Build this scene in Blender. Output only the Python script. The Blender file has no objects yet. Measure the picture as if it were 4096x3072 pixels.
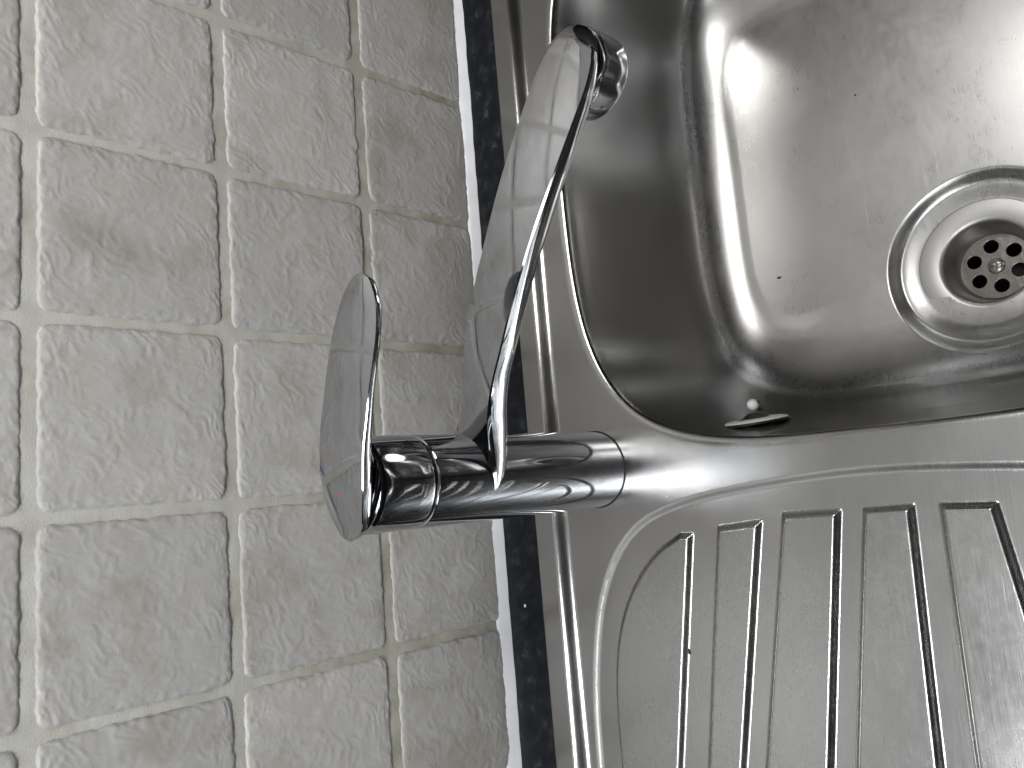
import bpy, bmesh, math, random
import numpy as np
from mathutils import Matrix, Vector
random.seed(4)
S = bpy.context.scene
COL = S.collection

# ---------------------------------------------------------------- camera
cam = bpy.data.cameras.new('camera')
co = bpy.data.objects.new('camera', cam); COL.objects.link(co); S.camera = co
RX = (-0.0828497, -0.6732703, -0.7347401)      # picture right, in the world
DN = (-0.9872632, 0.1559331, -0.0315631)       # picture down
FW = (0.1358208, 0.7227669, -0.6776140)        # view direction
co.matrix_world = Matrix(((RX[0], -DN[0], -FW[0], -0.10945), (RX[1], -DN[1], -FW[1], -0.45406),
                          (RX[2], -DN[2], -FW[2], 0.39717), (0, 0, 0, 1)))
cam.sensor_width = 36; cam.lens = 3040.8/4096*36
cam.clip_start = 0.01; cam.clip_end = 100

# ---------------------------------------------------------------- world and lamps (indoor light)
W = bpy.data.worlds.new('World'); S.world = W; W.use_nodes = True
wn = W.node_tree.nodes; wl = W.node_tree.links
bg = wn['Background']
tc = wn.new('ShaderNodeTexCoord'); sx = wn.new('ShaderNodeSeparateXYZ')
wl.new(tc.outputs['Generated'], sx.inputs[0])
rp = wn.new('ShaderNodeValToRGB')
# a room: pale ceiling overhead, dim all round, darkest on the side the camera looks from
dt = wn.new('ShaderNodeVectorMath'); dt.operation = 'DOT_PRODUCT'; wl.new(tc.outputs['Generated'], dt.inputs[0])
dt.inputs[1].default_value = (0.05, 0.10, 0.99)
wl.new(dt.outputs['Value'], rp.inputs[0])
e = rp.color_ramp.elements
e[0].position = 0.0; e[0].color = (0.012, 0.011, 0.010, 1)
e[1].position = 1.0; e[1].color = (1.7, 1.7, 1.66, 1)
for p_, c_ in ((0.35, (0.03, 0.029, 0.028)), (0.62, (0.07, 0.068, 0.066)), (0.80, (0.15, 0.15, 0.15)), (0.91, (0.34, 0.34, 0.345)), (0.965, (1.0, 1.0, 1.0))):
    q = e.new(p_); q.color = (*c_, 1)
wl.new(rp.outputs[0], bg.inputs[0]); bg.inputs[1].default_value = 0.40

def area(name, loc, target, sx_, sy_, power, col):
    l = bpy.data.lights.new(name, 'AREA'); l.shape = 'ELLIPSE'; l.size = sx_; l.size_y = sy_
    l.energy = power; l.color = col
    o = bpy.data.objects.new(name, l); COL.objects.link(o); o.location = loc
    o.rotation_euler = (Vector(target)-Vector(loc)).to_track_quat('-Z', 'Y').to_euler()
    return o
area('ceiling_lamp', (0.38, -0.42, 0.84), (0.0, -0.10, 0.20), 0.46, 0.26, 5.1, (1.0, 0.98, 0.955))
area('ceiling_lamp', (-0.50, -0.41, 0.84), (0.0, -0.10, 0.20), 0.46, 0.26, 5.9, (0.965, 0.98, 1.0))
area('window_light', (-1.30, -0.90, 1.30), (0, -0.1, 0.1), 0.4, 0.6, 3, (0.88, 0.94, 1.0))

S.view_settings.view_transform = 'Standard'; S.view_settings.look = 'None'
S.view_settings.exposure = 0.0; S.view_settings.gamma = 1
S.view_settings.use_curve_mapping = False
S.render.engine = 'CYCLES'

# ---------------------------------------------------------------- helpers
def tag(o, label=None, cat=None, group=None, kind=None):
    for k, v in (('label', label), ('category', cat), ('group', group), ('kind', kind)):
        if v: o[k] = v
    return o
def empty(name, loc=(0, 0, 0)):
    o = bpy.data.objects.new(name, None); COL.objects.link(o); o.location = loc; o.empty_display_size = 0.02
    return o
def link(name, me, mat, parent=None, smooth=True):
    o = bpy.data.objects.new(name, me); COL.objects.link(o)
    if mat: me.materials.append(mat)
    if parent:
        o.parent = parent; o.matrix_parent_inverse = Matrix.Translation(-parent.location)
    if smooth and len(me.polygons): me.polygons.foreach_set('use_smooth', [True]*len(me.polygons))
    return o
def mesh_np(name, V, F):
    me = bpy.data.meshes.new(name)
    V = np.asarray(V, np.float32); F = np.asarray(F, np.int32)
    me.vertices.add(len(V)); me.vertices.foreach_set('co', V.ravel())
    me.loops.add(F.size); me.loops.foreach_set('vertex_index', F.ravel())
    me.polygons.add(len(F)); me.polygons.foreach_set('loop_start', np.arange(0, F.size, 4, dtype=np.int32))
    me.update(calc_edges=True)
    return me
def box_bm(bm, a, b):
    r = bmesh.ops.create_cube(bm, size=1)
    for v in r['verts']:
        v.co = Vector([(a[i]+b[i])/2 + v.co[i]*(b[i]-a[i]) for i in range(3)])
def bm_obj(name, bm, mat, parent=None, smooth=True):
    me = bpy.data.meshes.new(name); bmesh.ops.recalc_face_normals(bm, faces=bm.faces[:]); bm.to_mesh(me); bm.free()
    return link(name, me, mat, parent, smooth)
def sharp(o, deg=35):
    o.data.set_sharp_from_angle(angle=math.radians(deg)); return o
def lathe(name, prof, mat, parent=None, c=(0, 0), n=96, close_bottom=False, close_top=False):
    V = []; F = []
    for r, z in prof:
        for i in range(n):
            a = 2*math.pi*i/n; V.append((c[0]+r*math.cos(a), c[1]+r*math.sin(a), z))
    bm = bmesh.new(); vs = [bm.verts.new(v) for v in V]
    for j in range(len(prof)-1):
        for i in range(n):
            k = (i+1) % n
            bm.faces.new((vs[j*n+i], vs[j*n+k], vs[(j+1)*n+k], vs[(j+1)*n+i]))
    if close_bottom: bm.faces.new(vs[:n][::-1])
    if close_top: bm.faces.new(vs[-n:])
    me = bpy.data.meshes.new(name); bm.to_mesh(me); bm.free()
    return sharp(link(name, me, mat, parent))

# gradient noise in numpy
def perlin(x, y, seed=0):
    xi = np.floor(x).astype(np.int64); yi = np.floor(y).astype(np.int64)
    xf = x-xi; yf = y-yi
    def g(ix, iy, dx, dy):
        h = (ix*374761393 + iy*668265263 + seed*1442695041) & 0x7fffffff
        h = ((h ^ (h >> 13))*1274126177) & 0x7fffffff
        a = (h ^ (h >> 16)) % 4096/4096.0*2*np.pi
        return np.cos(a)*dx+np.sin(a)*dy
    u = xf**3*(xf*(xf*6-15)+10); v = yf**3*(yf*(yf*6-15)+10)
    a = g(xi, yi, xf, yf); b = g(xi+1, yi, xf-1, yf); c = g(xi, yi+1, xf, yf-1); d = g(xi+1, yi+1, xf-1, yf-1)
    return (a*(1-u)+b*u)*(1-v)+(c*(1-u)+d*u)*v
def sstep(t): t = np.clip(t, 0, 1); return t*t*(3-2*t)

# ---------------------------------------------------------------- materials
def mat(name): 
    m = bpy.data.materials.new(name); m.use_nodes = True
    return m, m.node_tree.nodes, m.node_tree.links, m.node_tree.nodes['Principled BSDF']
def nd(N, t, **kw):
    n = N.new(t)
    for k, v in kw.items():
        if isinstance(k, str) and k.startswith('i_'): n.inputs[k[2:].replace('_', ' ')].default_value = v
        else: setattr(n, k, v)
    return n
def mathn(N, L, op, a, b=None):
    n = N.new('ShaderNodeMath'); n.operation = op
    for i, x in enumerate((a, b)):
        if x is None: continue
        if isinstance(x, (int, float)): n.inputs[i].default_value = x
        else: L.new(x, n.inputs[i])
    return n.outputs[0]
def ramp(N, L, src, stops):
    r = N.new('ShaderNodeValToRGB'); L.new(src, r.inputs[0]); el = r.color_ramp.elements
    el[0].position = stops[0][0]; el[0].color = (*stops[0][1], 1)
    el[1].position = stops[-1][0]; el[1].color = (*stops[-1][1], 1)
    for p_, c_ in stops[1:-1]: q = el.new(p_); q.color = (*c_, 1)
    return r.outputs[0]
def objcoord(N, L, scale=(1, 1, 1), rot=(0, 0, 0)):
    t = N.new('ShaderNodeTexCoord'); m = N.new('ShaderNodeMapping')
    m.inputs['Scale'].default_value = scale; m.inputs['Rotation'].default_value = rot
    L.new(t.outputs['Object'], m.inputs[0]); return m.outputs[0]

def chrome_mat():
    m, N, L, P = mat('chrome')
    P.inputs['Base Color'].default_value = (0.47, 0.478, 0.495, 1); P.inputs['Metallic'].default_value = 1
    n = nd(N, 'ShaderNodeTexNoise', i_Scale=60.0, i_Detail=5.0); L.new(objcoord(N, L), n.inputs['Vector'])
    r = nd(N, 'ShaderNodeMapRange'); r.inputs[1].default_value = .35; r.inputs[2].default_value = .8; r.inputs[3].default_value = 0.03; r.inputs[4].default_value = 0.13
    L.new(n.outputs[0], r.inputs[0]); L.new(r.outputs[0], P.inputs['Roughness'])
    return m
def scratch_layer(N, L, ang, sx_, sy_, lo, hi, seed):
    v = objcoord(N, L, (sx_, sy_, 20), (0, 0, ang))
    w = nd(N, 'ShaderNodeTexNoise', i_Scale=1.0, i_Detail=2.0, i_Distortion=0.6); w.noise_dimensions = '4D'
    w.inputs['W'].default_value = seed; L.new(v, w.inputs['Vector'])
    r = nd(N, 'ShaderNodeMapRange'); r.inputs[1].default_value = lo; r.inputs[2].default_value = hi
    L.new(w.outputs[0], r.inputs[0]); return r.outputs[0]
def steel_mat(name, rough=0.25, brush_ang=0.0, brush=0.35, worn=1.0, base=(0.475, 0.472, 0.463), floor_only=False):
    m, N, L, P = mat(name)
    if floor_only:       # scouring reaches the floor of the bowl; the steep walls keep their satin polish
        sp = N.new('ShaderNodeSeparateXYZ'); L.new(objcoord(N, L), sp.inputs[0])
        wr = nd(N, 'ShaderNodeMapRange'); wr.interpolation_type = 'SMOOTHSTEP'
        wr.inputs[1].default_value = -0.105; wr.inputs[2].default_value = -0.142; wr.inputs[3].default_value = 0.12; wr.inputs[4].default_value = 1.0
        L.new(sp.outputs['Z'], wr.inputs[0]); worn = wr.outputs[0]
    W_ = (lambda k: k*worn) if not floor_only else (lambda k: mathn(N, L, 'MULTIPLY', worn, k))
    P.inputs['Metallic'].default_value = 1
    # broad wear: patches where the brushing is rubbed away
    big = nd(N, 'ShaderNodeTexNoise', i_Scale=14.0, i_Detail=6.0, i_Roughness=0.6); L.new(objcoord(N, L), big.inputs['Vector'])
    # fine brushing
    br = nd(N, 'ShaderNodeTexNoise', i_Scale=1.0, i_Detail=4.0, i_Roughness=0.7)
    L.new(objcoord(N, L, (28, 1500, 400), (0, 0, brush_ang)), br.inputs['Vector'])
    # random hairline scratches in several directions
    sc = None
    for k, (a, sx_, sy_) in enumerate(((0.5, 22, 900), (1.25, 30, 1000), (-0.7, 26, 850), (2.2, 45, 1100), (-0.2, 60, 1300), (1.8, 18, 700))):
        s = scratch_layer(N, L, a, sx_, sy_, 0.70, 0.80, 3.7*k+1)
        sc = s if sc is None else mathn(N, L, 'MAXIMUM', sc, s)
    mottled = nd(N, 'ShaderNodeTexNoise', i_Scale=120.0, i_Detail=3.0, i_Roughness=0.6, i_Distortion=0.8)
    L.new(objcoord(N, L, (1, 1.6, 1), (0, 0, 0.5)), mottled.inputs['Vector'])
    rr = mathn(N, L, 'MULTIPLY', big.outputs[0], 0.16)
    rr = mathn(N, L, 'ADD', rr, mathn(N, L, 'MULTIPLY', br.outputs[0], 0.10))
    rr = mathn(N, L, 'ADD', rr, mathn(N, L, 'MULTIPLY', mottled.outputs[0], W_(0.12)))
    rr = mathn(N, L, 'ADD', rr, mathn(N, L, 'MULTIPLY', sc, W_(0.08)))
    if floor_only: rr = mathn(N, L, 'ADD', rr, mathn(N, L, 'MULTIPLY', worn, 0.07))
    rr = mathn(N, L, 'ADD', rr, rough-0.17)
    L.new(rr, P.inputs['Roughness'])
    h = mathn(N, L, 'ADD', mathn(N, L, 'MULTIPLY', br.outputs[0], brush), mathn(N, L, 'MULTIPLY', sc, W_(-0.13)))
    h = mathn(N, L, 'ADD', h, mathn(N, L, 'MULTIPLY', mottled.outputs[0], W_(0.10)))
    b = nd(N, 'ShaderNodeBump'); b.inputs['Strength'].default_value = 0.22; b.inputs['Distance'].default_value = 0.0004
    L.new(h, b.inputs['Height']); L.new(b.outputs[0], P.inputs['Normal'])
    c = ramp(N, L, big.outputs[0], ((0.3, tuple(x*0.93 for x in base)), (0.7, base)))
    L.new(c, P.inputs['Base Color'])
    P.inputs['Anisotropic'].default_value = 0.0
    return m
M_chrome = chrome_mat()
M_bowl = steel_mat('scratched_bowl_steel', 0.215, 0.9, 0.15, 1.0, (0.41, 0.408, 0.402), floor_only=True)
M_deck = steel_mat('brushed_deck_steel', 0.265, 0.15, 0.35, 0.30)
M_rim = steel_mat('rim_steel', 0.22, 0.0, 0.35, 0.15)
M_rib = steel_mat('worn_rib_steel', 0.25, -1.2, 0.25, 0.9)
M_waste = steel_mat('waste_steel', 0.45, 0.4, 0.3, 0.7, (0.38, 0.375, 0.365))

P_ = 0.105
def tile_mat():
    m, N, L, P = mat('stone_effect_tile')
    v = objcoord(N, L)
    a = nd(N, 'ShaderNodeTexNoise', i_Scale=16.0, i_Detail=6.0, i_Roughness=0.62); L.new(v, a.inputs['Vector'])
    c = ramp(N, L, a.outputs[0], ((0.30, (0.335, 0.31, 0.28)), (0.43, (0.405, 0.386, 0.36)), (0.50, (0.44, 0.437, 0.424)), (0.58, (0.435, 0.416, 0.39)), (0.72, (0.51, 0.51, 0.50))))
    # every tile fired a little lighter or darker than its neighbours
    dv = N.new('ShaderNodeVectorMath'); dv.operation = 'DIVIDE'; L.new(v, dv.inputs[0]); dv.inputs[1].default_value = (P_, 1.0, P_)
    fl_ = N.new('ShaderNodeVectorMath'); fl_.operation = 'FLOOR'; L.new(dv.outputs[0], fl_.inputs[0])
    wh = N.new('ShaderNodeTexWhiteNoise'); wh.noise_dimensions = '3D'; L.new(fl_.outputs[0], wh.inputs['Vector'])
    tv = nd(N, 'ShaderNodeMapRange'); tv.inputs[3].default_value = 0.90; tv.inputs[4].default_value = 1.06; L.new(wh.outputs[0], tv.inputs[0])
    sv = N.new('ShaderNodeVectorMath'); sv.operation = 'SCALE'; L.new(c, sv.inputs[0]); L.new(tv.outputs[0], sv.inputs['Scale']); c = sv.outputs[0]
    # brown dust in a few spots
    s = nd(N, 'ShaderNodeTexNoise', i_Scale=42.0, i_Detail=8.0, i_Roughness=0.75); L.new(v, s.inputs['Vector'])
    k = nd(N, 'ShaderNodeMapRange'); k.inputs[1].default_value = 0.70; k.inputs[2].default_value = 0.78; L.new(s.outputs[0], k.inputs[0])
    mx = N.new('ShaderNodeMix'); mx.data_type = 'RGBA'; L.new(k.outputs[0], mx.inputs[0]); L.new(c, mx.inputs[6]); mx.inputs[7].default_value = (0.24, 0.18, 0.13, 1)
    L.new(mx.outputs[2], P.inputs['Base Color'])
    f = nd(N, 'ShaderNodeTexNoise', i_Scale=420.0, i_Detail=6.0, i_Roughness=0.65, i_Distortion=0.8); L.new(objcoord(N, L, (1, 1, 0.6), (0, 0.7, 0)), f.inputs['Vector'])
    b = nd(N, 'ShaderNodeBump'); b.inputs['Strength'].default_value = 0.28; b.inputs['Distance'].default_value = 0.0009
    L.new(f.outputs[0], b.inputs['Height']); L.new(b.outputs[0], P.inputs['Normal'])
    P.inputs['Roughness'].default_value = 0.42; P.inputs['Specular IOR Level'].default_value = 0.45
    return m
M_tile = tile_mat()
def grout_mat():
    m, N, L, P = mat('dirty_grout')
    v = objcoord(N, L)
    a = nd(N, 'ShaderNodeTexNoise', i_Scale=28.0, i_Detail=7.0, i_Roughness=0.65); L.new(v, a.inputs['Vector'])
    # greasier and greener near the worktop (a real stain: it follows height on the wall)
    sp = N.new('ShaderNodeSeparateXYZ'); L.new(v, sp.inputs[0])
    hz = nd(N, 'ShaderNodeMapRange'); hz.inputs[1].default_value = 0.0; hz.inputs[2].default_value = 0.26
    hz.inputs[3].default_value = -0.16; hz.inputs[4].default_value = 0.12; L.new(sp.outputs['Z'], hz.inputs[0])
    t = mathn(N, L, 'ADD', a.outputs[0], hz.outputs[0])
    c = ramp(N, L, t, ((0.20, (0.20, 0.185, 0.135)), (0.38, (0.34, 0.33, 0.275)), (0.54, (0.42, 0.415, 0.375)), (0.75, (0.50, 0.495, 0.46))))
    L.new(c, P.inputs['Base Color']); P.inputs['Roughness'].default_value = 0.8
    f = nd(N, 'ShaderNodeTexNoise', i_Scale=900.0, i_Detail=4.0); L.new(v, f.inputs['Vector'])
    b = nd(N, 'ShaderNodeBump'); b.inputs['Strength'].default_value = 0.5; b.inputs['Distance'].default_value = 0.0005
    L.new(f.outputs[0], b.inputs['Height']); L.new(b.outputs[0], P.inputs['Normal'])
    return m
M_grout = grout_mat()
def granite_mat():
    m, N, L, P = mat('black_granite_laminate')
    v = objcoord(N, L, (1, 1, 1), (0, 0, 0.5))
    a = nd(N, 'ShaderNodeTexNoise', i_Scale=90.0, i_Detail=5.0, i_Roughness=0.6, i_Distortion=0.2); L.new(v, a.inputs['Vector'])
    c = ramp(N, L, a.outputs[0], ((0.40, (0.003, 0.004, 0.006)), (0.55, (0.007, 0.009, 0.013)), (0.66, (0.025, 0.026, 0.028)), (0.80, (0.09, 0.09, 0.09))))
    L.new(c, P.inputs['Base Color']); P.inputs['Roughness'].default_value = 0.42; P.inputs['Specular IOR Level'].default_value = 0.25
    return m
M_granite = granite_mat()
def plain(name, col, rough=0.5, metal=0.0, bump=0.0, bscale=300.0):
    m, N, L, P = mat(name)
    n = nd(N, 'ShaderNodeTexNoise', i_Scale=bscale*0.3, i_Detail=4.0); L.new(objcoord(N, L), n.inputs['Vector'])
    L.new(ramp(N, L, n.outputs[0], ((0.3, tuple(x*0.88 for x in col)), (0.7, col))), P.inputs['Base Color'])
    P.inputs['Roughness'].default_value = rough; P.inputs['Metallic'].default_value = metal
    if bump:
        b = nd(N, 'ShaderNodeBump'); b.inputs['Strength'].default_value = bump; b.inputs['Distance'].default_value = 0.001
        L.new(n.outputs[0], b.inputs['Height']); L.new(b.outputs[0], P.inputs['Normal'])
    return m
M_silicone = plain('white_silicone', (0.80, 0.81, 0.84), 0.35, 0, 0.2, 120)
M_black = plain('black_void', (0.004, 0.004, 0.004), 0.6)
M_gap = plain('dark_gap', (0.02, 0.02, 0.02), 0.5)
M_plate = plain('limescaled_steel', (0.20, 0.19, 0.175), 0.27, 0.85, 0.25, 500)
M_white = plain('white_plastic', (0.70, 0.70, 0.67), 0.35)
M_rust = plain('rusty_iron', (0.16, 0.075, 0.035), 0.8, 0.2, 0.4, 900)
M_tar = plain('black_grime', (0.015, 0.014, 0.012), 0.45, 0, 0.6, 900)
M_plaster = plain('painted_plaster', (0.20, 0.20, 0.195), 0.7, 0, 0.2, 200)
M_crumb = plain('crumb', (0.75, 0.73, 0.68), 0.7)
M_speck = plain('dark_speck', (0.03, 0.02, 0.015), 0.7)
M_red = plain('red_mark', (0.45, 0.03, 0.04), 0.4)
M_blue = plain('blue_mark', (0.04, 0.08, 0.35), 0.4)

# ---------------------------------------------------------------- tiled wall
P_ = 0.105
wall = tag(empty('tiled_wall', (0, 0, 0.008)), 'wall of square stone-effect grey tiles with dirty pale grout', 'wall')
GAPV, GAPH = 0.0050, 0.0058
def tile_relief(X, Z, seed):
    # slate-like wrinkles: warped ridged noise, slanted
    ca, sa = math.cos(0.65), math.sin(0.65)
    U = X*ca+Z*sa; V_ = -X*sa+Z*ca
    wx = perlin(X*60, Z*60, seed+5)*0.010; wz = perlin(X*60, Z*60, seed+6)*0.010
    u = U+wx; v = V_+wz
    r1 = 1-np.abs(perlin(u*75, v*165, 21))*2.6
    r2 = 1-np.abs(perlin(u*180, v*330, 22))*2.2
    r4 = 1-np.abs(perlin(v*120+9, u*200, 27))*2.6
    r3 = perlin(u*520, v*640, 23)
    mask = sstep(perlin(X*45, Z*45, 33)*1.8+0.5)
    base = perlin(X*30, Z*30, 24)*0.0004
    return base*1.6 + 0.00040*np.clip(r1, 0, 1)**3*mask + 0.00023*np.clip(r2, 0, 1)**2*(0.35+0.65*mask) + 0.00021*np.clip(r4, 0, 1)**3*(1-mask*0.6) + 0.00009*r3 + 0.0002*perlin(u*140, v*170, 25)
VT = []; FT = []; off = 0
for i in range(-6, 7):
    for j in range(0, 5):
        vis = (-4 <= i <= 3 and j <= 3)
        n = 104 if vis else 30
        jx, jz = random.uniform(-.0006, .0006), random.uniform(-.0006, .0006)
        x0 = i*P_+GAPV/2+jx; x1 = (i+1)*P_-GAPV/2+jx; z0 = j*P_+GAPH/2+jz; z1 = (j+1)*P_-GAPH/2+jz
        if j == 0: z0 = 0.0050
        g = np.linspace(-1, 1, n); g = np.sign(g)*(1-(1-np.abs(g))**1.35)   # denser at the edges
        A, B = np.meshgrid(g, g)
        # rounded square
        hx, hz = (x1-x0)/2, (z1-z0)/2; rc = 0.007
        X = A*hx; Z = B*hz
        d1 = np.minimum(hx-np.abs(X), hz-np.abs(Z))                     # distance to straight edge
        cxr = np.maximum(np.abs(X)-(hx-rc), 0); czr = np.maximum(np.abs(Z)-(hz-rc), 0)
        rr = np.hypot(cxr, czr); mxr = np.maximum(cxr, czr)
        s = np.where(rr > 1e-9, mxr/np.maximum(rr, 1e-9), 1)
        X = np.sign(X)*np.where(np.abs(X) > hx-rc, (hx-rc)+cxr*s, np.abs(X)); Z = np.sign(Z)*np.where(np.abs(Z) > hz-rc, (hz-rc)+czr*s, np.abs(Z))
        cx, cz = (x0+x1)/2, (z0+z1)/2
        # wavy outline, fading inwards
        wob = np.exp(-d1/0.006)
        ang = np.arctan2(Z, X)
        w = (perlin((cx+X)*110, (cz+Z)*110, 41)*0.0016 + perlin((cx+X)*260, (cz+Z)*260, 42)*0.0009)*wob
        L_ = np.hypot(X, Z)+1e-9; X = X*(1+w/L_); Z = Z*(1+w/L_)
        dd = np.clip(d1, 0, None)
        prof = 0.0024*(1-np.exp(-dd/0.0008)) + 0.0007*(1-np.exp(-dd/0.004))
        rel = tile_relief(cx+X, cz+Z, 3)*np.clip(dd/0.002, 0, 1)
        edge = 0.0005*perlin((cx+X)*220, (cz+Z)*220, 44)*np.exp(-((dd-0.003)/0.003)**2)
        Y = -(prof+rel+edge)-0.0006
        VT.append(np.stack([cx+X, Y, cz+Z], -1).reshape(-1, 3))
        q = np.arange(n*n).reshape(n, n)
        f = np.stack([q[:-1, :-1], q[:-1, 1:], q[1:, 1:], q[1:, :-1]], -1).reshape(-1, 4)+off
        FT.append(f); off += n*n
link('tile_facing', mesh_np('tile_facing', np.concatenate(VT), np.concatenate(FT)), M_tile, wall)
# grout sheet with hand-smoothed unevenness
gx = np.arange(-0.63, 0.7301, 0.0022); gz = np.arange(0.0, 0.5261, 0.0022)
X, Z = np.meshgrid(gx, gz)
Y = -0.0021 - 0.0004*perlin(X*60, Z*60, 51) - 0.0003*perlin(X*300, Z*40, 52)-0.0003*perlin(X*40, Z*300, 53)
q = np.arange(X.size).reshape(X.shape)
f = np.stack([q[:-1, :-1], q[:-1, 1:], q[1:, 1:], q[1:, :-1]], -1).reshape(-1, 4)
link('grout', mesh_np('grout', np.stack([X, Y, Z], -1).reshape(-1, 3), f), M_grout, wall)
bm = bmesh.new(); box_bm(bm, (-0.63, 0.004, -0.04), (0.73, 0.10, 0.84)); bm_obj('wall_core', bm, M_grout, wall, False)
bm = bmesh.new(); box_bm(bm, (-0.63, -0.004, 0.5275), (0.73, 0.0035, 0.84)); bm_obj('plaster', bm, M_plaster, wall, False)

# ---------------------------------------------------------------- worktop and sealant
bm = bmesh.new()
box_bm(bm, (-0.80, -0.075, -0.038), (0.73, 0.0035, 0.0)); box_bm(bm, (-0.80, -0.63, -0.038), (0.73, -0.515, 0.0))
box_bm(bm, (-0.80, -0.515, -0.038), (-0.585, -0.075, 0.0)); box_bm(bm, (0.375, -0.515, -0.038), (0.73, -0.075, 0.0))
tag(bm_obj('worktop', bm, M_granite, None, False), 'black granite-effect worktop, a narrow strip between the white sealant and the steel sink', 'worktop')
V = []; F = []; xs = np.arange(-0.63, 0.7301, 0.003); prof = [(0.10, 1.0), (0.24, 0.93), (0.45, 0.72), (0.66, 0.46), (0.86, 0.20), (1.0, 0.02), (1.02, -0.03), (0.1, -0.03)]
for k, x in enumerate(xs):
    a = 1+0.16*float(perlin(np.array(x*22.), np.array(0.3), 61))+0.12*float(perlin(np.array(x*70.), np.array(0.3), 62))
    xc = max(-.35, min(.3, x)); zt = (0.0086-0.0100*xc)*a; yb = (0.0066+0.0045*xc)*a
    for y, z in prof: V.append((x, -0.0012-y*yb, z*zt))
m = len(prof)
for k in range(len(xs)-1):
    for t in range(m-1): F.append((k*m+t, k*m+t+1, (k+1)*m+t+1, (k+1)*m+t))
o = link('sealant_bead', mesh_np('sealant_bead', V, F), M_silicone)
tag(o, 'long white silicone bead sealing the tiles to the black worktop', 'sealant')

# ---------------------------------------------------------------- sink (one pressed sheet, split into its parts)
BC = (0.12, -0.30); BA, BB, BN = 0.2135, 0.200, 3.6
DC = (0.0092, -0.3188)
OX0, OX1, OY0, OY1 = -0.60, 0.39, -0.53, -0.0495
# bowl profile: t = distance in from the lip, z
pt = np.array([-0.0055, -0.003, -0.001, 0.0004, 0.0011, 0.0018, 0.0039, 0.0084, 0.0137, 0.0191, 0.0248, 0.0293, 0.0356, 0.0439, 0.0502, 0.0570, 0.0639, 0.0700, 0.5])
pz = np.array([0.0, -0.0002, -0.0009, -0.0022, -0.0045, -0.0085, -0.0182, -0.0390, -0.0640, -0.0890, -0.1155, -0.1270, -0.1353, -0.1416, -0.1446, -0.1464, -0.1470, -0.1470, -0.1470])
def cubic_table(xk, yk, x):
    d = np.diff(yk)/np.diff(xk); m_ = np.zeros_like(yk); m_[1:-1] = np.where(d[1:]*d[:-1] > 0, 2*d[1:]*d[:-1]/(d[1:]+d[:-1]-1e-12), 0); m_[0] = 0; m_[-1] = d[-1]
    i = np.clip(np.searchsorted(xk, x)-1, 0, len(xk)-2); h = xk[i+1]-xk[i]; t = np.clip((x-xk[i])/h, 0, 1)
    return (2*t**3-3*t**2+1)*yk[i]+(t**3-2*t**2+t)*h*m_[i]+(-2*t**3+3*t**2)*yk[i+1]+(t**3-t**2)*h*m_[i+1]
def bowl_t(X, Y):
    u = np.abs((X-BC[0])/BA); v = np.abs((Y-BC[1])/BB)
    q = (u**BN+v**BN)**(1/BN)+1e-9
    # gradient length converts the metric into metres
    gxx = (u/q)**(BN-1)/BA; gyy = (v/q)**(BN-1)/BB
    return (1-q)/np.maximum(np.hypot(gxx, gyy), 1e-6)
def sdf_poly(X, Y, P):
    P = np.array(P); n = len(P); d = np.full(X.shape, 1e9); ins = np.zeros(X.shape, bool)
    for i in range(n):
        a = P[i]; b = P[(i+1) % n]; e_ = b-a; wx = X-a[0]; wy = Y-a[1]
        t = np.clip((wx*e_[0]+wy*e_[1])/(e_@e_), 0, 1)
        d = np.minimum(d, np.hypot(wx-t*e_[0], wy-t*e_[1]))
        if e_[1] != 0:
            c = (a[1] > Y) != (b[1] > Y)
            ins ^= c & (X < e_[0]*(Y-a[1])/e_[1]+a[0])
    return np.where(ins, d, -d)      # positive inside
def smooth_poly(P, it=3, closed=False):
    P = [np.array(p) for p in P]
    for _ in range(it):
        Q = [P[0]]
        for a, b in zip(P[:-1], P[1:]): Q += [a*.75+b*.25, a*.25+b*.75]
        Q.append(P[-1]); P = Q
    return P
well = smooth_poly([(-0.575, -0.083), (-0.30, -0.0835), (-0.235, -0.0870), (-0.178, -0.1020), (-0.140, -0.1310), (-0.124, -0.176), (-0.1165, -0.240), (-0.1135, -0.295), (-0.1170, -0.360), (-0.124, -0.42), (-0.15, -0.475), (-0.20, -0.495), (-0.575, -0.497)], 2)
ribs = [
    smooth_poly([(-0.56, -0.1045), (-0.295, -0.1045), (-0.249, -0.1052), (-0.2133, -0.1115), (-0.1829, -0.1257), (-0.158, -0.148), (-0.1462, -0.1700)], 2)+[np.array(p) for p in ((-0.1462, -0.1785), (-0.286, -0.1525), (-0.56, -0.113))],
    [(-0.1424, -0.1974), (-0.1396, -0.2255), (-0.2776, -0.1967), (-0.56, -0.138), (-0.56, -0.121), (-0.282, -0.1720)],
    [(-0.1360, -0.2396), (-0.1350, -0.2716), (-0.2672, -0.2490), (-0.56, -0.199), (-0.56, -0.150), (-0.2746, -0.2103)],
    [(-0.1347, -0.2842), (-0.1338, -0.3080), (-0.2564, -0.3034), (-0.56, -0.293), (-0.56, -0.213), (-0.2644, -0.2619)],
    [(-0.1339, -0.3205), (-0.1344, -0.3440), (-0.1776, -0.3497), (-0.56, -0.399), (-0.56, -0.314), (-0.2532, -0.3185)],
    [(-0.135, -0.360), (-0.137, -0.392), (-0.56, -0.470), (-0.56, -0.410), (-0.18, -0.366)],
]
RC = 0.0028
def shrunk(P):   # approximate inset by RC so that rounding keeps the outline
    P = np.array(P); 
    return P
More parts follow.
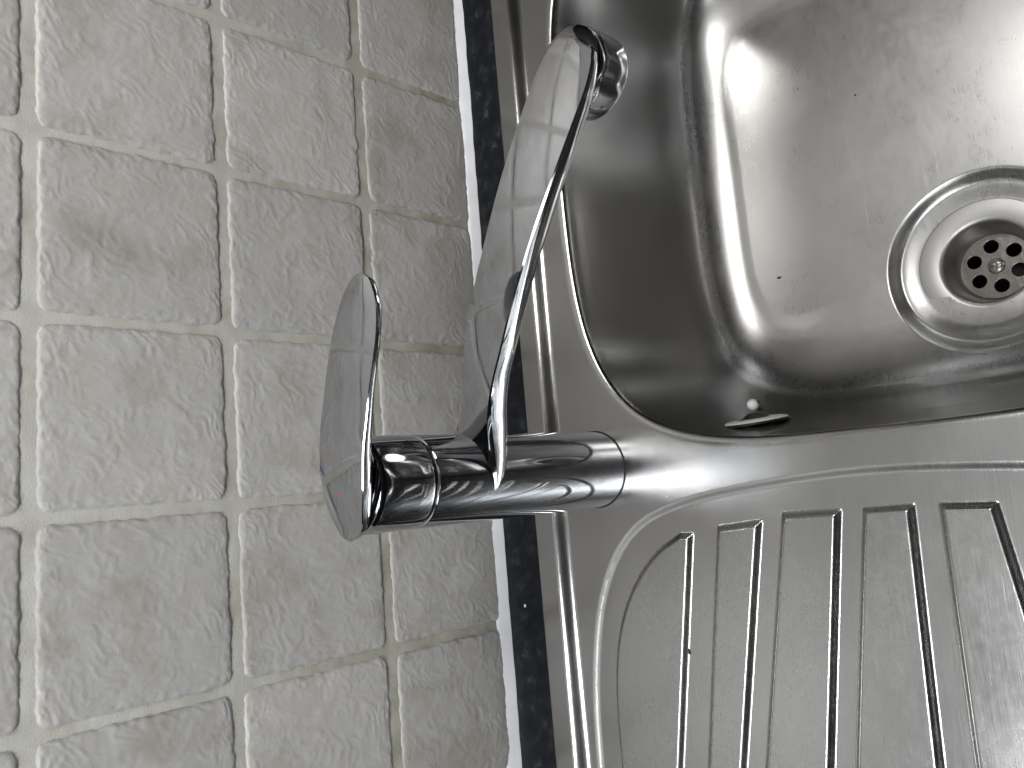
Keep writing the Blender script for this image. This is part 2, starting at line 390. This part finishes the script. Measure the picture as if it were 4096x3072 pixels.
def height(X, Y, want=False):
    # rim
    dr = np.minimum(np.minimum(X-OX0, OX1-X), np.minimum(Y-OY0, OY1-Y))
    z = 0.0074 - 0.0074*sstep((dr-0.0175)/0.0106) - 0.0016*np.clip(1-dr/0.0022, 0, 1)**2
    # drainer well
    dw = sdf_poly(X, Y, well)
    z = z - 0.0016*sstep((dw+0.0018)/0.0056)
    rid = np.full(X.shape, -1)
    for k, R in enumerate(ribs):
        d = sdf_poly(X, Y, R)
        z = z + 0.0033*sstep((d+0.0014)/0.0043)
        if want: rid = np.where(d > -0.0014, k, rid)
    t = bowl_t(X, Y)
    # the corners and the ends turn up into the walls more gently than the long back wall
    u_ = (np.abs((X-BC[0])/BA))**BN; v_ = (np.abs((Y-BC[1])/BB))**BN; share = u_/(u_+v_+1e-9)
    te = np.where(t > 0.026, 0.026+(t-0.026)*(1-0.52*sstep(share*1.15)), t)
    zb = cubic_table(pt, pz, te)
    inside = t > -0.0055
    # floor falls a little to the waste
    dd = np.hypot(X-DC[0], Y-DC[1])
    zb = np.where(t > 0.03, zb-0.0022*sstep(1-dd/0.16), zb)
    zb = zb - 0.0058*sstep((0.0595-dd)/0.0085) - 0.0012*sstep((0.051-dd)/0.0105)
    z = np.where(inside, z+zb, z)
    return (z, t, dr, dw, rid, dd) if want else z
def axis(a, b, fa, fb, fine, coarse):
    return np.concatenate([np.arange(a, fa, coarse), np.arange(fa, fb, fine), np.linspace(fb, b, max(2, int((b-fb)/coarse)+1))])
gx = axis(OX0, OX1, -0.345, 0.335, 0.00105, 0.0035); gy = axis(OY0, OY1, -0.405, OY1-0.0005, 0.00105, 0.0035)
gx = np.concatenate([np.arange(OX0, -0.345, 0.0035), np.arange(-0.345, -0.105, 0.0008), np.arange(-0.105, 0.335, 0.00105), np.linspace(0.335, OX1, 16)])
gy = np.concatenate([np.arange(OY0, -0.405, 0.0035), np.arange(-0.405, -0.36, 0.001), np.arange(-0.36, OY1-0.0004, 0.0006), [OY1]])
# squeeze extra lines where the bowl walls are steep
gy = np.unique(np.concatenate([gy, np.arange(-0.1125, -0.1000, 0.0004)])); gx = np.unique(np.concatenate([gx, np.arange(-0.0925, -0.080, 0.0004)]))
X, Y = np.meshgrid(gx, gy)
Zs, T, DR, DW, RID, DD = height(X, Y, True)
e_ = 0.00025
nx = -(height(X+e_, Y)-height(X-e_, Y))/(2*e_); ny = -(height(X, Y+e_)-height(X, Y-e_))/(2*e_)
nx[:, 0] = nx[:, -1] = 0; ny[0] = ny[-1] = 0
NN = np.stack([nx, ny, np.ones_like(nx)], -1); NN /= np.linalg.norm(NN, axis=-1, keepdims=True); NN = NN.reshape(-1, 3)
VV = np.stack([X, Y, Zs], -1).reshape(-1, 3)
q = np.arange(X.size).reshape(X.shape)
FF = np.stack([q[:-1, :-1], q[:-1, 1:], q[1:, 1:], q[1:, :-1]], -1).reshape(-1, 4)
cls = np.full(X.shape, 2)                      # 2 deck
cls[DR < 0.0281] = 1                    # 1 rim
cls[DW > -0.0014] = 3                           # 3 drainer
for k in range(len(ribs)): cls[RID == k] = 10+k
cls[T > -0.001] = 0                            # 0 bowl
cf = cls.ravel()[FF[:, 0]]
cf[DD.ravel()[FF[:, 0]] < 0.030] = -1
sink = tag(empty('kitchen_sink', (0, -0.30, 0)), 'inset stainless steel kitchen sink with a deep bowl and ribbed drainer', 'sink')
def sheet(name, c, m_, parent):
    F = FF[cf == c]; u, inv = np.unique(F, return_inverse=True)
    me = mesh_np(name, VV[u], inv.reshape(F.shape))
    o = link(name, me, m_, parent)
    me.normals_split_custom_set_from_vertices(NN[u].astype(np.float32).tolist())
    return o
sheet('bowl', 0, M_bowl, sink)
sheet('rim', 1, M_rim, sink); sheet('deck', 2, M_deck, sink)
dr_ = sheet('drainer', 3, M_deck, sink)
for k in range(len(ribs)):
    sheet('drainer_rib', 10+k, M_rib, sink)
# turned-down edge of the sheet
bm = bmesh.new()
for a, b in (((OX0, OY0), (OX1, OY0)), ((OX1, OY0), (OX1, OY1)), ((OX1, OY1), (OX0, OY1)), ((OX0, OY1), (OX0, OY0))):
    vs = [bm.verts.new((a[0], a[1], 0.0052)), bm.verts.new((b[0], b[1], 0.0052)), bm.verts.new((b[0], b[1], 0.0002)), bm.verts.new((a[0], a[1], 0.0002))]
    bm.faces.new(vs)
bm_obj('edge_lip', bm, M_rim, sink, False)

# ---- waste
zf = -0.1560
waste = empty('sink_waste', (DC[0], DC[1], zf)); COL.objects.unlink(waste); bpy.data.objects.remove(waste)
fl = lathe('waste_flange', [(0.0408, zf-0.0030), (0.0408, zf+0.0002), (0.0402, zf+0.0009), (0.039, zf+0.0011), (0.034, zf+0.0011), (0.0290, zf+0.0010), (0.0274, zf+0.0005), (0.0263, zf-0.0007), (0.0257, zf-0.0030), (0.0246, zf-0.0080), (0.0234, zf-0.0140), (0.0222, zf-0.0190), (0.0206, zf-0.0212)], M_waste, sink, DC)
lathe('gasket', [(0.0416, zf-0.004), (0.0416, zf-0.0002), (0.0409, zf-0.0002)], M_gap, sink, DC)
zp = zf-0.0208
# strainer plate with six round holes
cu = bpy.data.curves.new('strainer', 'CURVE'); cu.dimensions = '2D'; cu.fill_mode = 'BOTH'; cu.extrude = 0.0009; cu.bevel_depth = 0.0003; cu.bevel_resolution = 2
def circ(cx, cy, r, n=40):
    s = cu.splines.new('POLY'); s.points.add(n-1); s.use_cyclic_u = True
    for i in range(n):
        a = 2*math.pi*i/n; s.points[i].co = (cx+r*math.cos(a), cy+r*math.sin(a), 0, 1)
circ(0, 0, 0.0212, 72)
for k in range(6):
    a = math.radians(60*k+5); circ(0.0136*math.cos(a), 0.0136*math.sin(a), 0.0047)
tmp = bpy.data.objects.new('tmp', cu); COL.objects.link(tmp)
me = bpy.data.meshes.new_from_object(tmp); bpy.data.objects.remove(tmp)
me.name = 'strainer'
me.transform(Matrix.Translation((DC[0], DC[1], zp)))
st = sharp(link('strainer', me, M_plate, sink))
bm = bmesh.new()
bmesh.ops.create_uvsphere(bm, u_segments=40, v_segments=24, radius=0.0052)
for v in bm.verts:
    v.co.z *= 0.42
    if v.co.z > 0 and abs(v.co.x) < 0.0007: v.co.z -= 0.0012
bmesh.ops.translate(bm, verts=bm.verts, vec=(DC[0], DC[1], zp+0.0011)); bm_obj('screw', bm, M_plate, st)
bm = bmesh.new(); bmesh.ops.create_cone(bm, cap_ends=True, segments=48, radius1=0.0205, radius2=0.0205, depth=0.002, matrix=Matrix.Translation((DC[0], DC[1], zp-0.035)))
bm_obj('waste_pipe', bm, M_black, sink)
lathe('waste_pipe', [(0.0206, zp-0.001), (0.0206, zp-0.036)], M_black, sink, DC)

# ---- overflow plate on the side wall of the bowl (faces +x)
yo, zo = -0.2060, -0.043
xs_ = np.linspace(-0.10, 0.0, 4001); hz_ = height(xs_[None, :], np.full((1, 4001), yo))[0]
xo = float(xs_[np.argmin(np.abs(hz_-zo))])
tilt = math.radians(90-7)
ov = tag(empty('plug_holder', (xo, yo, zo)), 'grimy white overflow disc with a ball-ended stud, on the side wall of the sink bowl', 'overflow cover')
MO = Matrix.Translation((xo, yo, zo)) @ Matrix.Rotation(tilt, 4, 'Y')
def ol(name, prof, m_, parent, cc=False):
    o = lathe(name, prof, m_, None, (0, 0), 48, close_top=cc); o.data.transform(MO); o.parent = parent
    o.matrix_parent_inverse = Matrix.Translation(-ov.location); return o
ol('disc', [(0.0202, -0.0008), (0.0204, 0.0003), (0.0196, 0.0012), (0.0165, 0.0019), (0.0120, 0.0022), (0.0110, 0.0018), (0.0100, 0.0006)], M_white, ov)
ol('grime_ring', [(0.0212, -0.0010), (0.0212, 0.0002), (0.0204, 0.0004)], M_tar, ov)
ol('disc_centre', [(0.0103, 0.0006), (0.0098, 0.0018), (0.0070, 0.0030), (0.004, 0.0050), (0.0001, 0.0056)], M_tar, ov)
bm = bmesh.new(); bmesh.ops.create_uvsphere(bm, u_segments=32, v_segments=20, radius=0.0037)
bmesh.ops.transform(bm, matrix=MO @ Matrix.Translation((0.001, 0, 0.0105)), verts=bm.verts); bm_obj('ball_stud', bm, M_white, ov)
bm = bmesh.new(); bmesh.ops.create_uvsphere(bm, u_segments=16, v_segments=12, radius=0.0011)
bmesh.ops.transform(bm, matrix=MO @ Matrix.Translation((0.0018, -0.0032, 0.0118)), verts=bm.verts); bm_obj('pin_hole', bm, M_tar, ov)
bm = bmesh.new(); bmesh.ops.create_cube(bm, size=1)
bmesh.ops.transform(bm, matrix=MO @ Matrix.Translation((0.006, 0, 0.0080)) @ Matrix.Rotation(0.35, 4, 'Y') @ Matrix.Diagonal((0.010, 0.0032, 0.0018, 1)), verts=bm.verts)
bmesh.ops.bevel(bm, geom=bm.edges[:], offset=0.0004, segments=2, affect='EDGES'); bm_obj('chain_clip', bm, M_rust, ov)

# ---------------------------------------------------------------- mixer tap
AX = (-0.1012, -0.1068); RB = 0.0257
tap = tag(empty('mixer_tap', (AX[0], AX[1], 0)), 'polished chrome single-lever mixer tap with a broad curved spout over the bowl', 'tap')
lathe('base_gasket', [(RB+0.0006, -0.0006), (RB+0.0006, 0.0004), (RB-0.001, 0.0006)], M_gap, tap, AX)
lathe('body', [(RB-0.0008, 0.0003), (RB, 0.0010), (RB, 0.04), (RB, 0.08), (RB, 0.12), (RB, 0.152), (RB-0.0002, 0.1532), (RB-0.0010, 0.1538), (RB-0.004, 0.1540)], M_chrome, tap, AX, 160)
lathe('seam_ring', [(RB-0.0022, 0.1530), (RB-0.0018, 0.1545), (RB-0.0018, 0.1560), (RB-0.0022, 0.1570)], M_gap, tap, AX, 128)
# cap: cylinder that narrows with a soft shoulder towards the lever
cap = lathe('cap', [(RB-0.004, 0.1555), (RB-0.0011, 0.1556), (RB-0.0003, 0.1561), (RB, 0.1570), (RB+0.0001, 0.165), (RB+0.0001, 0.175), (RB, 0.1862), (RB-0.0003, 0.1877), (RB-0.0011, 0.1888), (RB-0.0028, 0.1893), (0.018, 0.1895), (0.0005, 0.1897)], M_chrome, tap, AX, 160)

def loft(name, secs, mat_, parent, cap_ends=True):
    n = len(secs[0]); bm = bmesh.new(); R = [[bm.verts.new(p) for p in s] for s in secs]
    for a, b in zip(R[:-1], R[1:]):
        for i in range(n):
            k = (i+1) % n
            try: bm.faces.new((a[i], a[k], b[k], b[i]))
            except ValueError: pass
    if cap_ends:
        bm.faces.new(R[0]); bm.faces.new(R[-1])
    bmesh.ops.recalc_face_normals(bm, faces=bm.faces[:])
    me = bpy.data.meshes.new(name); bm.to_mesh(me); bm.free()
    return link(name, me, mat_, parent)
def spline(xk, yk, x):
    # natural-looking Catmull-Rom through the table
    xk = np.array(xk, float); yk = np.array(yk, float); m_ = np.gradient(yk, xk)
    i = np.clip(np.searchsorted(xk, x)-1, 0, len(xk)-2); h = xk[i+1]-xk[i]; t = (x-xk[i])/h
    return float((2*t**3-3*t**2+1)*yk[i]+(t**3-2*t**2+t)*h*m_[i]+(-2*t**3+3*t**2)*yk[i+1]+(t**3-t**2)*h*m_[i+1])

# lever: leaf-shaped blade
A = math.radians(-20); dL = Vector((math.cos(A), math.sin(A), 0)); nL = Vector((-math.sin(A), math.cos(A), 0))
ks = [-0.0285, -0.024, -0.018, -0.005, 0.010, 0.025, 0.040, 0.055, 0.070, 0.083, 0.0915, 0.098, 0.1030, 0.1068, 0.1088]
kz = [0.1903, 0.1911, 0.1926, 0.1960, 0.1988, 0.2006, 0.2010, 0.2014, 0.2012, 0.2008, 0.2006, 0.2006, 0.2007, 0.2008, 0.2008]
kw = [0.0050, 0.0118, 0.0170, 0.0210, 0.0222, 0.0218, 0.0216, 0.0213, 0.0210, 0.0198, 0.0176, 0.0148, 0.0110, 0.0068, 0.0012]
kd = [0.0030, 0.0055, 0.0080, 0.0110, 0.0115, 0.0100, 0.0085, 0.0075, 0.0072, 0.0070, 0.0068, 0.0064, 0.0056, 0.0042, 0.0018]
def section(c, n_, up, hw, d, N=48, e=3.2, camber=0.0006, ch=0.0005):
    P = []
    hw = max(hw, 0.0004)
    ch = min(ch, hw*0.3)
    for i in range(13):                               # top, from -n to +n
        u = -1+2*i/12; P.append(c+n_*(u*(hw-ch))+up*(camber*(1-u*u)))
    for i in range(0, N+1):                           # underside, superellipse
        t = math.pi*i/N; cc, ss = math.cos(t), math.sin(t)
        w = math.copysign(abs(cc)**(2/e), cc); v = abs(ss)**(2/e)
        P.append(c+n_*(w*hw)-up*(ch+v*(d-ch)))
    return P
secs = []
for s in list(np.linspace(-0.0285, -0.020, 8))+list(np.linspace(-0.016, 0.088, 34))+list(0.1088-0.0185*(1-np.sin(np.linspace(0.05, math.pi/2, 16)))):
    hw = spline(ks, kw, s); z = spline(ks, kz, s); d = spline(ks, kd, s)
    c = Vector((AX[0], AX[1], 0))+dL*s; c.z = z
    secs.append(section(c, nL, Vector((0, 0, 1)), hw, d, e=2.6, camber=0.0012*min(1, hw/0.015)))
lever = loft('lever', secs, M_chrome, tap); sharp(lever, 28)
def on_lever(x, y, r, name, m_):
    s = (x-AX[0])*dL.x+(y-AX[1])*dL.y
    w_ = (x-AX[0])*nL.x+(y-AX[1])*nL.y; z = spline(ks, kz, s)+0.0001+0.0012*(1-(w_/spline(ks, kw, s))**2)
    bm = bmesh.new(); bmesh.ops.create_uvsphere(bm, u_segments=20, v_segments=10, radius=r)
    for v in bm.verts: v.co.z *= 0.18
    sl = (spline(ks, kz, s+.003)-spline(ks, kz, s-.003))/.006
    bmesh.ops.rotate(bm, verts=bm.verts, matrix=Matrix.Rotation(-math.atan(sl), 3, nL))
    bmesh.ops.translate(bm, verts=bm.verts, vec=(x, y, z-0.0001)); return bm_obj(name, bm, m_, lever)
o = on_lever(-0.1053, -0.1050, 0.00095, 'temperature_mark', M_red); o['label'] = 'small red hot-water dot'
o = on_lever(-0.0905, -0.0925, 0.00095, 'temperature_mark', M_blue); o['label'] = 'small blue cold-water dot'
# grub screw cover on the cap
pc = Vector((-0.0817, -0.1238, 0.1652)); rd = Vector((pc.x-AX[0], pc.y-AX[1], 0)).normalized()
bm = bmesh.new(); bmesh.ops.create_cone(bm, cap_ends=True, segments=32, radius1=0.0030, radius2=0.0028, depth=0.0008)
bmesh.ops.rotate(bm, verts=bm.verts, matrix=rd.to_track_quat('Z', 'Y').to_matrix())
bmesh.ops.translate(bm, verts=bm.verts, vec=Vector((AX[0], AX[1], 0.1652))+rd*(RB+0.0001)); sharp(bm_obj('screw_cover', bm, M_gap, cap))

# spout
A = math.radians(-38); dS = Vector((math.cos(A), math.sin(A), 0)); nS = Vector((-math.sin(A), math.cos(A), 0))
ks2 = [0.000, 0.018, 0.030, 0.050, 0.070, 0.090, 0.110, 0.130, 0.150, 0.170, 0.190, 0.206, 0.217, 0.226, 0.2325, 0.2363, 0.2380]
kz2 = [0.1160, 0.1175, 0.1215, 0.1300, 0.1365, 0.1412, 0.1452, 0.1480, 0.1503, 0.1518, 0.1525, 0.1527, 0.1526, 0.1525, 0.1524, 0.1523, 0.1522]
kw2 = [0.0200, 0.0175, 0.0145, 0.0132, 0.0140, 0.0155, 0.0162, 0.0166, 0.0171, 0.0178, 0.0182, 0.0182, 0.0180, 0.0166, 0.0140, 0.0100, 0.0026]
kd2 = [0.0190, 0.0190, 0.0188, 0.0186, 0.0184, 0.0182, 0.0180, 0.0177, 0.0174, 0.0170, 0.0164, 0.0150, 0.0135, 0.0115, 0.0092, 0.0065, 0.0030]
def sp_section(s):
    hw = spline(ks2, kw2, s); z = spline(ks2, kz2, s); d = spline(ks2, kd2, s)
    sl = (spline(ks2, kz2, min(s+.004, .2380))-spline(ks2, kz2, max(s-.004, 0)))/(min(s+.004, .2380)-max(s-.004, 0))
    up = Vector((0, 0, 1)); up = (up-dS*sl).normalized()
    c = Vector((AX[0], AX[1], 0))+dS*s; c.z = z
    P = []; ch = min(0.0007, hw*0.3)
    for i in range(13):
        u = -1+2*i/12; P.append(c+nS*(u*(hw-ch))+up*(0.0005*(1-u*u)*min(1, hw/0.012)))
    P.append(c+nS*hw-up*ch)
    wb = hw*0.95
    if s < 0.075: wb = max(wb, float(np.interp(s, [0, 0.010, 0.016, 0.022, 0.032, 0.045, 0.060, 0.075], [0.0257, 0.0240, 0.0224, 0.0204, 0.0174, 0.0149, 0.0135, 0.0130])))
    N = 44; y0 = ch+(wb-hw*0.95)*0.12+0.0007; ex = float(np.interp(s, [0.0, 0.02, 0.05, 0.08], [1.75, 1.9, 2.3, 2.5]))
    for i in range(0, N+1):
        t = math.pi*i/N; cc, ss = math.cos(t), math.sin(t)
        w = math.copysign(abs(cc)**(2/ex), cc); v = abs(ss)**(2/ex)
        if s < 0.0255: wb = min(wb, math.sqrt(RB**2-s**2)+(0.0 if s < .010 else (s-.010)*0.7))
        P.append(c+nS*(w*wb)-up*(y0+v*(d-y0)))
    P.append(c-nS*hw-up*ch)
    return P
ss_ = list(np.linspace(0.0, 0.215, 60))+list(0.2380-0.0230*(1-np.sin(np.linspace(0.08, math.pi/2, 18))))
spout = sharp(loft('spout', [sp_section(s) for s in ss_], M_chrome, tap), 26)
# aerator head
AE = (0.0800, -0.2412)
aer = lathe('aerator', [(0.0120, 0.1490), (0.0160, 0.1482), (0.0185, 0.1462), (0.0194, 0.1430), (0.0195, 0.1390), (0.0195, 0.1340), (0.0195, 0.1270), (0.0192, 0.1261), (0.0182, 0.1258), (0.0150, 0.1275), (0.0148, 0.1300)], M_chrome, tap, AE, 96)
lathe('aerator_mesh', [(0.0149, 0.1298), (0.008, 0.1292), (0.0002, 0.1290)], M_gap, aer, AE, 48)

# ---------------------------------------------------------------- crumbs and specks
def crumb(loc, r, m_, label, name='crumb', sc=(1, 1, .6)):
    bm = bmesh.new(); bmesh.ops.create_icosphere(bm, subdivisions=2, radius=r)
    for v in bm.verts: v.co *= 1+random.uniform(-.28, .28); v.co = Vector((v.co.x*sc[0], v.co.y*sc[1], v.co.z*sc[2]))
    z = float(height(np.array([[loc[0]]]), np.array([[loc[1]]]))[0, 0]) if loc[1] < OY1 else 0.0
    bmesh.ops.translate(bm, verts=bm.verts, vec=(loc[0], loc[1], z+r*sc[2]*0.6))
    tag(bm_obj(name, bm, m_, None, False), label, 'crumb' if name == 'crumb' else 'speck')
crumb((-0.1965, -0.0248), 0.0011, M_crumb, 'tiny white crumb lying on the black worktop strip')
crumb((-0.1225, -0.1633), 0.0006, M_crumb, 'tiny white crumb on the steel deck just in front of the tap base')
crumb((-0.2165, -0.1665), 0.0011, M_speck, 'dark fleck stuck in the channel beside the first drainer rib', 'dirt_speck', (1.6, .6, .5))
crumb((0.0335, -0.1829), 0.0012, M_speck, 'dark speck lying on the scratched bowl floor towards the back wall', 'dirt_speck', (.7, 1.5, .4))
crumb((0.149, -0.258), 0.0006, M_speck, 'tiny dark speck on the bowl floor, far right of the waste in the bowl', 'dirt_speck')
